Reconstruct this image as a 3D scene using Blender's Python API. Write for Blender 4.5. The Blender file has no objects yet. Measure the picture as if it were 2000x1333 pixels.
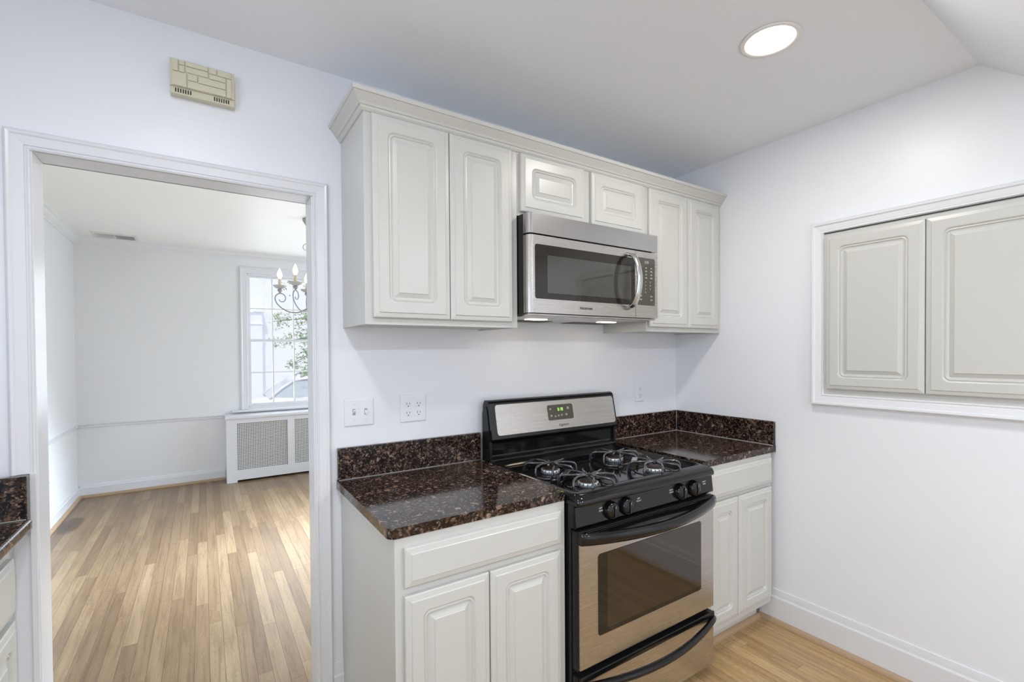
import bpy, bmesh, math, random
from mathutils import Vector, Matrix
random.seed(7)
S = bpy.context.scene
COL = S.collection
PI = math.pi

# ------------------------------------------------------------------ camera
cam_d = bpy.data.cameras.new('camera'); cam = bpy.data.objects.new('camera', cam_d); COL.objects.link(cam)
Rv = Vector((0.83517988, -0.54992976, -0.00719928)); Uv = Vector((0.01343651, 0.00731633, 0.99988296)); Fv = Vector((0.54981272, 0.83517886, -0.01349959))
M = Matrix(((Rv.x, Uv.x, -Fv.x, -2.4424), (Rv.y, Uv.y, -Fv.y, -1.889), (Rv.z, Uv.z, -Fv.z, 1.3999), (0, 0, 0, 1)))
cam.matrix_world = M
cam_d.sensor_fit = 'HORIZONTAL'; cam_d.sensor_width = 36.0; cam_d.lens = 921.5966 / 2000 * 36
cam_d.shift_x = (1000 - 1003.6362) / 2000; cam_d.shift_y = (699.5596 - 666.5) / 2000
cam_d.clip_start = 0.05
S.camera = cam

# ------------------------------------------------------------------ look, world, big lights
S.view_settings.view_transform = 'Standard'; S.view_settings.look = 'None'
S.view_settings.gamma = 1; S.view_settings.use_curve_mapping = False
S.view_settings.exposure = -0.02
S.cycles.use_denoising = True
S.cycles.max_bounces = 10; S.cycles.diffuse_bounces = 6; S.cycles.glossy_bounces = 5
S.cycles.sample_clamp_indirect = 6.0
W = bpy.data.worlds.new('world'); S.world = W; W.use_nodes = True
wn = W.node_tree.nodes; wl = W.node_tree.links
bg = wn['Background']; bg.inputs['Color'].default_value = (0.86, 0.92, 1.0, 1); bg.inputs['Strength'].default_value = 1.0

def area(name, loc, rot, sx, sy, power, color=(1, 1, 1), shape='RECTANGLE', spread=180):
    l = bpy.data.lights.new(name, 'AREA'); l.shape = shape; l.size = sx; l.size_y = sy; l.energy = power; l.color = color
    l.spread = math.radians(spread)
    o = bpy.data.objects.new(name, l); o.location = loc; o.rotation_euler = rot; COL.objects.link(o); return o
DAY = (0.74, 0.86, 1.0)
# added fill lamps for unseen rear, left and dining side windows
area('added_fill_rear_window', (-1.55, -4.34, 1.0), (PI/2 + .30, 0, 0), 2.1, 1.6, 8, DAY)
area('added_fill_left_window', (-3.62, -1.9, 1.55), (PI/2, 0, -PI/2), 1.3, 0.9, 24, DAY)
area('added_fill_dining_side', (0.93, 2.3, 1.5), (PI/2, 0, PI/2), 1.6, 1.3, 50, (0.78, 0.89, 1.0))
area('added_floor_patch_lamp', (0.96, 2.0, 1.75), (PI/2 - .57, 0, PI/2 + .03), 0.9, 0.7, 104, (0.76, 0.88, 1.0), spread=58)  # added lamp aimed down to make a bright patch on the floor
area('daylight_dining_back_window', (-1.53, 4.42, 1.55), (PI/2, 0, PI), 0.86, 1.36, 13, (0.84, 0.92, 1.0))
sun = bpy.data.lights.new('sun', 'SUN'); sun.energy = 1.2; sun.angle = 0.02; sun.color = (1, 0.96, 0.9)
suno = bpy.data.objects.new('sun', sun); suno.rotation_euler = (math.radians(40), math.radians(-12), 0); suno.location = (0, 0, 8); COL.objects.link(suno)

# ------------------------------------------------------------------ materials
def mat(name, color=(0.8, 0.8, 0.8), rough=0.5, metal=0.0, coat=0.0, emit=None, estr=0.0, spec=0.5, bump=0.0, bscale=40, ior=None, trans=0.0):
    m = bpy.data.materials.new(name); m.use_nodes = True
    n = m.node_tree.nodes; l = m.node_tree.links; b = n['Principled BSDF']
    b.inputs['Base Color'].default_value = (*color, 1); b.inputs['Roughness'].default_value = rough
    b.inputs['Metallic'].default_value = metal; b.inputs['Coat Weight'].default_value = coat
    b.inputs['Specular IOR Level'].default_value = spec
    if trans: b.inputs['Transmission Weight'].default_value = trans
    if emit: b.inputs['Emission Color'].default_value = (*emit, 1); b.inputs['Emission Strength'].default_value = estr
    if bump:
        tc = n.new('ShaderNodeTexCoord'); ns = n.new('ShaderNodeTexNoise'); ns.inputs['Scale'].default_value = bscale; ns.inputs['Detail'].default_value = 3
        bp = n.new('ShaderNodeBump'); bp.inputs['Strength'].default_value = bump; bp.inputs['Distance'].default_value = 0.004
        l.new(tc.outputs['Object'], ns.inputs['Vector']); l.new(ns.outputs['Fac'], bp.inputs['Height']); l.new(bp.outputs['Normal'], b.inputs['Normal'])
    return m

def nd(m, t, **kw):
    x = m.node_tree.nodes.new(t)
    for k, v in kw.items(): setattr(x, k, v)
    return x
def mth(m, op, a, b=None, c=None):
    x = nd(m, 'ShaderNodeMath', operation=op)
    for i, v in enumerate((a, b, c)):
        if v is None: continue
        if isinstance(v, (int, float)): x.inputs[i].default_value = v
        else: m.node_tree.links.new(v, x.inputs[i])
    return x.outputs[0]
def ramp(m, fac, stops, interp='LINEAR'):
    r = nd(m, 'ShaderNodeValToRGB'); r.color_ramp.interpolation = interp
    e = r.color_ramp.elements
    while len(e) < len(stops): e.new(0.5)
    for i, (p, c) in enumerate(stops): e[i].position = p; e[i].color = (*c, 1)
    m.node_tree.links.new(fac, r.inputs[0]); return r.outputs[0]
def mixc(m, fac, a, b, blend='MIX'):
    x = nd(m, 'ShaderNodeMix', data_type='RGBA', blend_type=blend)
    for i, v in ((0, fac), (6, a), (7, b)):
        if isinstance(v, (int, float)): x.inputs[i].default_value = v
        elif isinstance(v, tuple): x.inputs[i].default_value = (*v, 1)
        else: m.node_tree.links.new(v, x.inputs[i])
    return x.outputs[2]

M_WALL = mat('wall_paint', (0.80, 0.815, 0.85), 0.38, bump=0.12, bscale=22)
M_CEIL = mat('ceiling_paint', (0.86, 0.89, 0.935), 0.55, bump=0.15, bscale=9)
M_DWALL = mat('dining_wall_paint', (0.78, 0.79, 0.80), 0.5, bump=0.08, bscale=22)
M_DCEIL = mat('dining_ceiling_paint', (0.93, 0.93, 0.90), 0.45)
M_TRIM = mat('gloss_trim_paint', (0.74, 0.75, 0.775), 0.27, bump=0.06, bscale=14)
M_CAB = mat('cabinet_cream_lacquer', (0.57, 0.565, 0.535), 0.3, spec=0.4)
M_PLATE = mat('switch_plate_plastic', (0.80, 0.81, 0.84), 0.3)
M_DARK = mat('dark_slot', (0.012, 0.011, 0.01), 0.5)
M_BLK = mat('black_enamel', (0.006, 0.006, 0.0065), 0.09, spec=0.45)
M_BLK2 = mat('black_satin_enamel', (0.010, 0.0095, 0.009), 0.24, spec=0.35)
M_IRON = mat('grate_enamel', (0.022, 0.024, 0.029), 0.14, spec=0.8, coat=1.0)
M_GLASSD = mat('dark_oven_glass', (0.012, 0.009, 0.006), 0.035, spec=0.6)
M_MWG = mat('microwave_glass', (0.018, 0.014, 0.009), 0.03, spec=.5)
M_MWG2 = mat('microwave_glass_screened', (0.05, 0.048, 0.04), 0.04, spec=.8)
M_OVG2 = mat('oven_glass_window', (0.022, 0.014, 0.006), 0.05, spec=0.8, coat=.2)
M_PANEL = mat('control_panel_plastic', (0.055, 0.05, 0.036), 0.12, coat=0.6)
M_PRINT = mat('light_print', (0.62, 0.62, 0.6), 0.5)
M_PRINTD = mat('dark_print', (0.04, 0.04, 0.04), 0.5)
M_GREEN = mat('green_digits', (0.3, 0.6, 0.1), 0.5, emit=(0.45, 0.95, 0.16), estr=1.1)
M_DIGIT = mat('dim_digits', (0.5, 0.5, 0.45), 0.5)
M_BURN = mat('burner_aluminium', (0.72, 0.76, 0.80), 0.35, metal=0.6)
M_BCAP = mat('burner_cap', (0.045, 0.022, 0.014), 0.35)
M_BEIGE = mat('aged_beige_plastic', (0.62, 0.59, 0.45), 0.45)
M_CAULK = mat('caulk_edge', (0.36, 0.35, 0.33), 0.35)
M_CAN = mat('can_light_lens', (1, 1, 1), 0.5, emit=(1, 0.95, 0.86), estr=8)
M_CANR = mat('can_light_ring', (0.85, 0.83, 0.8), 0.35)
M_MWL = mat('hood_lamp_lens', (1, 0.9, 0.75), 0.4, emit=(1, 0.80, 0.55), estr=9)
M_CHAND = mat('pewter_iron', (0.38, 0.39, 0.41), 0.4, metal=0.35)
M_CANDLE = mat('candle_sleeve', (0.74, 0.66, 0.47), 0.5)
M_PAN = mat('drip_pan', (0.55, 0.54, 0.53), 0.4)
M_BULB = mat('flame_bulb', (1, 0.95, 0.85), 0.3, emit=(1, 0.86, 0.66), estr=6)
M_GLASS = mat('window_glass', (1, 1, 1), 0.0, trans=1.0)
# panes: thin clear glass that lets light straight through and mirrors a little
_n = M_GLASS.node_tree.nodes; _l = M_GLASS.node_tree.links
_t = _n.new('ShaderNodeBsdfTransparent'); _g = _n.new('ShaderNodeBsdfGlossy'); _g.inputs['Roughness'].default_value = 0.02
_x = _n.new('ShaderNodeMixShader'); _x.inputs[0].default_value = 0.06
_l.new(_t.outputs[0], _x.inputs[1]); _l.new(_g.outputs[0], _x.inputs[2]); _l.new(_x.outputs[0], _n['Material Output'].inputs['Surface'])
M_REGH = mat('register_white', (0.78, 0.78, 0.76), 0.4)
M_WOODTRIM = mat('shoe_moulding_oak', (0.42, 0.29, 0.18), 0.35, bump=0.05)
M_SIDING = mat('white_siding', (0.93, 0.95, 0.99), 0.6)
M_ASPH = mat('pale_asphalt', (0.62, 0.63, 0.66), 0.8)
M_CAR = mat('white_car_paint', (0.93, 0.94, 0.97), 0.25, coat=0.6)
M_CARG = mat('car_glass', (0.6, 0.66, 0.74), 0.08)
M_TYRE = mat('tyre', (0.05, 0.05, 0.05), 0.8)
M_RAIL = mat('roof_rail', (0.4, 0.43, 0.48), 0.4)
M_BARK = mat('bark', (0.28, 0.24, 0.2), 0.8, bump=0.4, bscale=20)
M_LEAF = mat('leaf', (0.34, 0.46, 0.24), 0.5)

def leaf_tint():
    m = M_LEAF; b = m.node_tree.nodes['Principled BSDF']
    oi = nd(m, 'ShaderNodeNewGeometry')
    c = ramp(m, oi.outputs['Random Per Island'], [(0, (0.20, 0.32, 0.20)), (0.5, (0.38, 0.52, 0.25)), (1, (0.62, 0.70, 0.36))])
    m.node_tree.links.new(c, b.inputs['Base Color'])
leaf_tint()

def steel(name, tint, rough, axis):
    m = mat(name, tint, rough, metal=1.0); b = m.node_tree.nodes['Principled BSDF']; L = m.node_tree.links
    tc = nd(m, 'ShaderNodeTexCoord'); mp = nd(m, 'ShaderNodeMapping')
    mp.inputs['Scale'].default_value = {'X': (1.5, 500, 500), 'Z': (500, 500, 1.5)}[axis]
    ns = nd(m, 'ShaderNodeTexNoise'); ns.inputs['Scale'].default_value = 1; ns.inputs['Detail'].default_value = 2
    L.new(tc.outputs['Object'], mp.inputs[0]); L.new(mp.outputs[0], ns.inputs['Vector'])
    r = mth(m, 'MULTIPLY_ADD', ns.outputs['Fac'], 0.08, rough - 0.04); L.new(r, b.inputs['Roughness'])
    bp = nd(m, 'ShaderNodeBump'); bp.inputs['Strength'].default_value = 0.012; bp.inputs['Distance'].default_value = 0.001
    L.new(ns.outputs['Fac'], bp.inputs['Height']); L.new(bp.outputs[0], b.inputs['Normal'])
    return m
M_STEEL = steel('brushed_steel', (0.56, 0.53, 0.50), 0.27, 'X')
M_STEELD = steel('brushed_steel_hood', (0.50, 0.48, 0.47), 0.24, 'X')
M_HANDLE = steel('satin_handle_steel', (0.62, 0.61, 0.60), 0.22, 'Z')

def granite():
    m = mat('tan_brown_granite', (0.05, 0.03, 0.02), 0.10, coat=0.0, spec=0.38); b = m.node_tree.nodes['Principled BSDF']; L = m.node_tree.links
    tc = nd(m, 'ShaderNodeTexCoord')
    ns = nd(m, 'ShaderNodeTexNoise'); ns.inputs['Scale'].default_value = 60; ns.inputs['Detail'].default_value = 3
    off = mixc(m, 0.035, tc.outputs['Object'], ns.outputs['Color'], 'LINEAR_LIGHT') if False else mixc(m, 0.006, tc.outputs['Object'], ns.outputs['Color'], 'LINEAR_LIGHT')
    def vor(scale, stops):
        v = nd(m, 'ShaderNodeTexVoronoi'); v.inputs['Scale'].default_value = scale; L.new(off, v.inputs['Vector'])
        s = nd(m, 'ShaderNodeSeparateColor'); L.new(v.outputs['Color'], s.inputs[0])
        return ramp(m, s.outputs[0], stops), v, s
    c1, v1, s1 = vor(190, [(0.0, (0.003, 0.003, 0.003)), (0.50, (0.007, 0.006, 0.006)), (0.64, (0.038, 0.021, 0.014)), (0.83, (0.105, 0.063, 0.042)), (1.0, (0.27, 0.19, 0.145))])
    c2, v2, s2 = vor(75, [(0.0, (0.004, 0.003, 0.004)), (0.55, (0.032, 0.018, 0.012)), (0.80, (0.15, 0.092, 0.062)), (1.0, (0.46, 0.33, 0.25))])
    f = mth(m, 'GREATER_THAN', s2.outputs[1], 0.72)
    cc = mixc(m, mth(m, 'MULTIPLY', f, 0.7), c1, c2)
    n2 = nd(m, 'ShaderNodeTexNoise'); n2.inputs['Scale'].default_value = 190; n2.inputs['Detail'].default_value = 2; L.new(tc.outputs['Object'], n2.inputs['Vector'])
    sp = ramp(m, n2.outputs['Fac'], [(0.3, (0.25, 0.22, 0.2)), (0.55, (1, 1, 1)), (0.8, (1.9, 1.75, 1.6))])
    cc = mixc(m, 1.0, cc, sp, 'MULTIPLY')
    L.new(cc, b.inputs['Base Color'])
    return m
M_GRAN = granite()

def woodfloor():
    m = mat('oak_strip_floor', (0.5, 0.36, 0.23), 0.3); b = m.node_tree.nodes['Principled BSDF']; L = m.node_tree.links
    tc = nd(m, 'ShaderNodeTexCoord'); sp = nd(m, 'ShaderNodeSeparateXYZ'); L.new(tc.outputs['Object'], sp.inputs[0])
    X = mth(m, 'DIVIDE', sp.outputs[0], 0.058); i = mth(m, 'FLOOR', X); fx = mth(m, 'FRACT', X)
    w1 = nd(m, 'ShaderNodeTexWhiteNoise', noise_dimensions='1D'); L.new(i, w1.inputs['W'])
    Y = mth(m, 'DIVIDE', mth(m, 'MULTIPLY_ADD', w1.outputs['Value'], 7.3, sp.outputs[1]), 1.05); j = mth(m, 'FLOOR', Y); fy = mth(m, 'FRACT', Y)
    cb = nd(m, 'ShaderNodeCombineXYZ'); L.new(i, cb.inputs[0]); L.new(j, cb.inputs[1])
    w2 = nd(m, 'ShaderNodeTexWhiteNoise', noise_dimensions='2D'); L.new(cb.outputs[0], w2.inputs['Vector'])
    base = ramp(m, w2.outputs['Value'], [(0, (0.34, 0.222, 0.115)), (0.3, (0.43, 0.295, 0.155)), (0.7, (0.50, 0.355, 0.19)), (1, (0.61, 0.455, 0.255))])
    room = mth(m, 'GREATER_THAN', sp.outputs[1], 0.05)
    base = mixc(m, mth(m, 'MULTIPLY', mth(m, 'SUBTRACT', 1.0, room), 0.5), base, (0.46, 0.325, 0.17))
    sc = nd(m, 'ShaderNodeSeparateColor'); L.new(w2.outputs['Color'], sc.inputs[0])
    # grain: long streaks plus cathedral figure, shifted board by board
    gv = nd(m, 'ShaderNodeCombineXYZ')
    L.new(mth(m, 'MULTIPLY_ADD', sp.outputs[0], 55.0, mth(m, 'MULTIPLY', sc.outputs[1], 90.0)), gv.inputs[0])
    L.new(mth(m, 'MULTIPLY_ADD', sp.outputs[1], 2.6, mth(m, 'MULTIPLY', sc.outputs[2], 50.0)), gv.inputs[1])
    g = nd(m, 'ShaderNodeTexNoise'); g.inputs['Scale'].default_value = 1; g.inputs['Detail'].default_value = 5; g.inputs['Distortion'].default_value = 0.6; L.new(gv.outputs[0], g.inputs['Vector'])
    gv2 = nd(m, 'ShaderNodeCombineXYZ')
    L.new(mth(m, 'MULTIPLY_ADD', mth(m, 'SUBTRACT', fx, 0.5), 1.1, mth(m, 'MULTIPLY', sc.outputs[1], 7.0)), gv2.inputs[0])
    L.new(mth(m, 'MULTIPLY_ADD', sp.outputs[1], 1.5, mth(m, 'MULTIPLY', sc.outputs[2], 33.0)), gv2.inputs[1])
    g2 = nd(m, 'ShaderNodeTexNoise'); g2.inputs['Scale'].default_value = 1.2; g2.inputs['Detail'].default_value = 1; L.new(gv2.outputs[0], g2.inputs['Vector'])
    ringv = mth(m, 'FRACT', mth(m, 'MULTIPLY', g2.outputs['Fac'], 26.0))
    rings = mth(m, 'POWER', ringv, 3.0)
    gr = ramp(m, g.outputs['Fac'], [(0.28, (0.60, 0.52, 0.45)), (0.52, (1, 1, 1)), (0.75, (1.16, 1.16, 1.14))])
    col = mixc(m, 0.75, base, gr, 'MULTIPLY')
    col = mixc(m, mth(m, 'MULTIPLY', rings, 0.45), col, mixc(m, 1.0, col, (0.55, 0.42, 0.32), 'MULTIPLY'))
    # worn, bleached paths and one dark stain beside the dining room's left wall
    wn_ = nd(m, 'ShaderNodeTexNoise'); wn_.inputs['Scale'].default_value = 0.9; wn_.inputs['Detail'].default_value = 3; L.new(tc.outputs['Object'], wn_.inputs['Vector'])
    col = mixc(m, 0.8, col, ramp(m, wn_.outputs['Fac'], [(0.35, (0.84, 0.80, 0.77)), (0.65, (1.12, 1.12, 1.12))]), 'MULTIPLY')
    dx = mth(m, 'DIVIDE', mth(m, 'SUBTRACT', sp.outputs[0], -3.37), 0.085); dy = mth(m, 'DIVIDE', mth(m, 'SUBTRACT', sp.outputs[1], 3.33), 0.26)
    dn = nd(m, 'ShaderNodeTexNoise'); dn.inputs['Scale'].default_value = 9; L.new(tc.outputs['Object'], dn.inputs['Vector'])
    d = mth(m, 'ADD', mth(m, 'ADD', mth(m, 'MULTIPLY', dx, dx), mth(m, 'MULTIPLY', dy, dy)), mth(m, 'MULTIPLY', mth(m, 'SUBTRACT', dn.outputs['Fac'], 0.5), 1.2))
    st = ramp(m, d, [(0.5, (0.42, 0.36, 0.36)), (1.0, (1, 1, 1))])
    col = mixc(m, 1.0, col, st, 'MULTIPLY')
    e1 = mth(m, 'LESS_THAN', mth(m, 'MINIMUM', fx, mth(m, 'SUBTRACT', 1.0, fx)), 0.017)
    e2 = mth(m, 'LESS_THAN', fy, 0.0022)
    e = mth(m, 'MAXIMUM', e1, e2)
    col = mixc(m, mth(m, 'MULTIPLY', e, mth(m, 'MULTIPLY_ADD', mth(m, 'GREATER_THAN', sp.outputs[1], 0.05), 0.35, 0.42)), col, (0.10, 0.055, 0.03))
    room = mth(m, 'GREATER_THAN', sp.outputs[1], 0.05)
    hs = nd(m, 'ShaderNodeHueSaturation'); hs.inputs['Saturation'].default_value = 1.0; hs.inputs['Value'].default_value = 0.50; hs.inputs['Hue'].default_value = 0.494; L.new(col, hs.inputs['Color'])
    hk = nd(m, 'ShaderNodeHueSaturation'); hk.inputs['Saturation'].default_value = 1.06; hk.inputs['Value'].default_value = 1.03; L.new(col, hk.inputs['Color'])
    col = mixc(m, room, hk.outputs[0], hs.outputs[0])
    L.new(col, b.inputs['Base Color'])
    L.new(mth(m, 'MULTIPLY_ADD', g.outputs['Fac'], 0.14, 0.25), b.inputs['Roughness'])
    bp = nd(m, 'ShaderNodeBump'); bp.inputs['Strength'].default_value = 0.25; bp.inputs['Distance'].default_value = 0.0015
    L.new(mth(m, 'SUBTRACT', g.outputs['Fac'], e), bp.inputs['Height']); L.new(bp.outputs[0], b.inputs['Normal'])
    return m
M_FLOOR = woodfloor()

# ------------------------------------------------------------------ mesh helpers
class MB:
    def __init__(s): s.v = []; s.f = []; s.sm = []
    def add(s, vs, fs, smooth=False):
        o = len(s.v); s.v += [tuple(v) for v in vs]
        for f in fs: s.f.append([i + o for i in f]); s.sm.append(smooth)
        return s
    def box(s, x0, x1, y0, y1, z0, z1):
        x0, x1 = sorted((x0, x1)); y0, y1 = sorted((y0, y1)); z0, z1 = sorted((z0, z1))
        return s.add([(x0, y0, z0), (x1, y0, z0), (x1, y1, z0), (x0, y1, z0), (x0, y0, z1), (x1, y0, z1), (x1, y1, z1), (x0, y1, z1)],
                     [(0, 3, 2, 1), (4, 5, 6, 7), (0, 1, 5, 4), (1, 2, 6, 5), (2, 3, 7, 6), (3, 0, 4, 7)])
    def prism(s, poly, a0, a1, fn, smooth=False):
        # poly: list of (p,q); fn(p,q,a) -> xyz
        n = len(poly); vs = [fn(p, q, a0) for p, q in poly] + [fn(p, q, a1) for p, q in poly]
        s.add(vs, [(i, (i + 1) % n, n + (i + 1) % n, n + i) for i in range(n)], smooth)
        s.add(vs, [tuple(range(n))[::-1], tuple(range(n, 2 * n))]); return s
    def loft(s, rings, cap0=True, cap1=True, smooth=False, closed=True):
        n = len(rings[0]); vs = [p for r in rings for p in r]; fs = []
        for k in range(len(rings) - 1):
            for i in range(n if closed else n - 1):
                j = (i + 1) % n; fs.append((k * n + i, k * n + j, (k + 1) * n + j, (k + 1) * n + i))
        o = len(s.v); s.add(vs, fs, smooth)
        caps = []
        if cap0: caps.append([o + i for i in range(n)][::-1])
        if cap1: caps.append([o + (len(rings) - 1) * n + i for i in range(n)])
        for c in caps: s.f.append(c); s.sm.append(False)
        return s
    def tube(s, pts, r, n=8, closed=False, flat=None):
        pts = [Vector(p) for p in pts]; rings = []; up = None
        for k, p in enumerate(pts):
            if closed: t = pts[(k + 1) % len(pts)] - pts[k - 1]
            else: t = pts[min(k + 1, len(pts) - 1)] - pts[max(k - 1, 0)]
            t.normalize()
            if up is None:
                a = Vector((0, 0, 1)) if abs(t.z) < 0.9 else Vector((1, 0, 0))
                up = (a - t * a.dot(t)).normalized()
            else: up = (up - t * up.dot(t)).normalized()
            sd = t.cross(up); rr = r[k] if isinstance(r, (list, tuple)) else r
            ra, rb = (rr, rr) if flat is None else (rr * flat[0], rr * flat[1])
            rings.append([p + up * math.cos(2 * PI * i / n) * ra + sd * math.sin(2 * PI * i / n) * rb for i in range(n)])
        if closed: rings.append(rings[0])
        return s.loft(rings, not closed, not closed, True)
    def lathe(s, prof, c, axis='Z', n=20, smooth=True):
        c = Vector(c); rings = []
        for r, h in prof:
            ring = []
            for i in range(n):
                a = 2 * PI * i / n; u, v = r * math.cos(a), r * math.sin(a)
                ring.append(c + {'Z': Vector((u, v, h)), 'Y': Vector((u, h, v)), 'X': Vector((h, u, v))}[axis])
            rings.append(ring)
        return s.loft(rings, prof[0][0] > 1e-5, prof[-1][0] > 1e-5, smooth)
    def sweep(s, path, prof, fn, closed=False, smooth=False):
        # path in 2D; prof = [(offset to the left, height)]; mitred corners
        P = [Vector(p) for p in path]; n = len(P); rings = []
        for k in range(n):
            a = (P[k] - P[k - 1]).normalized() if (closed or k > 0) else None
            b = (P[(k + 1) % n] - P[k]).normalized() if (closed or k < n - 1) else None
            if a is None: a = b
            if b is None: b = a
            na = Vector((-a.y, a.x)); nb = Vector((-b.y, b.x)); mi = (na + nb).normalized(); mi = mi / max(0.2, mi.dot(na))
            rings.append([fn(P[k].x + mi.x * o, P[k].y + mi.y * o, h) for o, h in prof])
        if closed: rings.append(rings[0])
        return s.loft(rings, not closed, not closed, smooth)
    def obj(s, name, m, parent=None, bevel=0, seg=2, flip=True, **props):
        me = bpy.data.meshes.new(name)
        org = Vector(parent.location) if parent is not None else Vector((0, 0, 0))
        if parent is not None and parent.parent is not None: org = org + Vector(parent.parent.location)
        me.from_pydata([Vector(v) - org for v in s.v], [], s.f); me.polygons.foreach_set('use_smooth', s.sm)
        me.materials.append(m); me.update()
        if flip:
            bm = bmesh.new(); bm.from_mesh(me); bmesh.ops.recalc_face_normals(bm, faces=bm.faces); bm.to_mesh(me); bm.free()
        o = bpy.data.objects.new(name, me); COL.objects.link(o)
        if parent is not None: o.parent = parent
        if bevel:
            md = o.modifiers.new('bevel', 'BEVEL'); md.width = bevel; md.segments = seg; md.limit_method = 'ANGLE'; md.angle_limit = math.radians(40); md.use_clamp_overlap = True
        for k, v in props.items(): o[k] = v
        return o

def thing(name, label, cat, loc=(0, 0, 0), group=None):
    o = bpy.data.objects.new(name, None); o.empty_display_size = 0.05; COL.objects.link(o); o.location = loc
    o['label'] = label; o['category'] = cat
    if group: o['group'] = group
    return o
def tag(o, label, cat, group=None):
    o['label'] = label; o['category'] = cat
    if group: o['group'] = group
    return o
def struct(o): o['kind'] = 'structure'; return o
def text(name, body, size, mw, m, parent, shear=0.0, align='CENTER', spacing=1.0, offset=0.0):
    c = bpy.data.curves.new('t', 'FONT'); c.body = body; c.size = size; c.extrude = 0.0003; c.shear = shear; c.align_x = align; c.align_y = 'CENTER'; c.space_character = spacing; c.offset = offset
    t = bpy.data.objects.new('t', c); COL.objects.link(t)
    me = bpy.data.meshes.new_from_object(t, depsgraph=bpy.context.evaluated_depsgraph_get())
    bpy.data.objects.remove(t); bpy.data.curves.remove(c)
    org = Vector(parent.location)
    if parent.parent is not None: org = org + Vector(parent.parent.location)
    me.transform(Matrix.Translation(-org) @ mw); me.materials.clear(); me.materials.append(m)
    o = bpy.data.objects.new(name, me); COL.objects.link(o); o.parent = parent; return o
def face_y(x, y, z, tilt=0.0):   # matrix for flat text that faces -Y
    return Matrix.Translation((x, y, z)) @ Matrix.Rotation(PI / 2 + tilt, 4, 'X')
def rrect(x0, x1, z0, z1, r, n=5):
    pts = []
    for cx, cz, a0 in ((x1 - r, z1 - r, 0), (x0 + r, z1 - r, 90), (x0 + r, z0 + r, 180), (x1 - r, z0 + r, 270)):
        for k in range(n + 1):
            a = math.radians(a0 + 90 * k / n); pts.append((cx + r * math.cos(a), cz + r * math.sin(a)))
    return pts

XZ = lambda y0: (lambda a, b, h: (a, y0 - h, b))     # plane facing -Y
YZ = lambda x0: (lambda a, b, h: (x0 - h, a, b))     # plane facing -X (a = y)

# ------------------------------------------------------------------ the setting
CZ = 2.4616; DZ = 2.545; WT = 0.10
OX0, OX1, OZ = -2.843, -2.100, 1.983                 # doorway
mb = MB().box(-3.6, 1.1, -4.3, 4.4, -0.12, 0.0); struct(mb.obj('floor', M_FLOOR))
# wall between the rooms, with the doorway
mb = MB()
mb.box(-3.5, OX0 - .004, 0, WT, 0, CZ + .12); mb.box(OX1 + .004, 1.0, 0, WT, 0, CZ + .12); mb.box(OX0 - .004, OX1 + .004, 0, WT, OZ + .004, CZ + .12)
struct(mb.obj('wall_back', M_WALL))
mb = MB().box(0, 0.12, -4.3, 0, 0, CZ + .12); struct(mb.obj('wall_right', M_WALL))
# left wall and rear wall, each with an added, unseen window opening
mb = MB(); mb.box(-3.62, -3.5, -4.3, -2.6, 0, 2.5); mb.box(-3.62, -3.5, -1.2, 0, 0, 2.5); mb.box(-3.62, -3.5, -2.6, -1.2, 0, 1.05); mb.box(-3.62, -3.5, -2.6, -1.2, 2.05, 2.5)
struct(mb.obj('wall_left', M_WALL))
mb = MB(); mb.box(-3.5, -2.65, -4.32, -4.2, 0, 2.5); mb.box(-.45, 0, -4.32, -4.2, 0, 2.5); mb.box(-2.65, -.45, -4.32, -4.2, 0, 0.15); mb.box(-2.65, -.45, -4.32, -4.2, 2.03, 2.5)
struct(mb.obj('wall_rear', M_WALL))
# ceiling: flat to the crease, then sloping down, then low and flat over the rear
mb = MB(); cp = [(0.0, CZ), (-1.364, CZ), (-1.62, 2.239), (-4.2, 2.239), (-4.2, 2.6), (0, 2.6)]
mb.prism(cp, -3.5, 0.0, lambda p, q, a: (a, p, q)); struct(mb.obj('ceiling', M_CEIL))
# dining room shell
mb = MB(); mb.box(-3.6, -3.48, WT, 4.4, 0, DZ + .1); struct(mb.obj('wall_far_left', M_DWALL))
mb = MB(); mb.box(-3.48, -2.02, 4.27, 4.4, 0, DZ + .1); mb.box(-1.04, 1.0, 4.27, 4.4, 0, DZ + .1); mb.box(-2.02, -1.04, 4.27, 4.4, 0, 0.785); mb.box(-2.02, -1.04, 4.27, 4.4, 2.315, DZ + .1)
struct(mb.obj('wall_far', M_DWALL))
mb = MB(); mb.box(1.0, 1.12, WT, 1.4, 0, DZ + .1); mb.box(1.0, 1.12, 3.2, 4.4, 0, DZ + .1); mb.box(1.0, 1.12, 1.4, 3.2, 0, 0.8); mb.box(1.0, 1.12, 1.4, 3.2, 2.2, DZ + .1)
struct(mb.obj('wall_far_right', M_DWALL))
mb = MB().box(-3.48, 1.0, WT, 4.27, DZ, DZ + .1); struct(mb.obj('ceiling', M_DCEIL))

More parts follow.
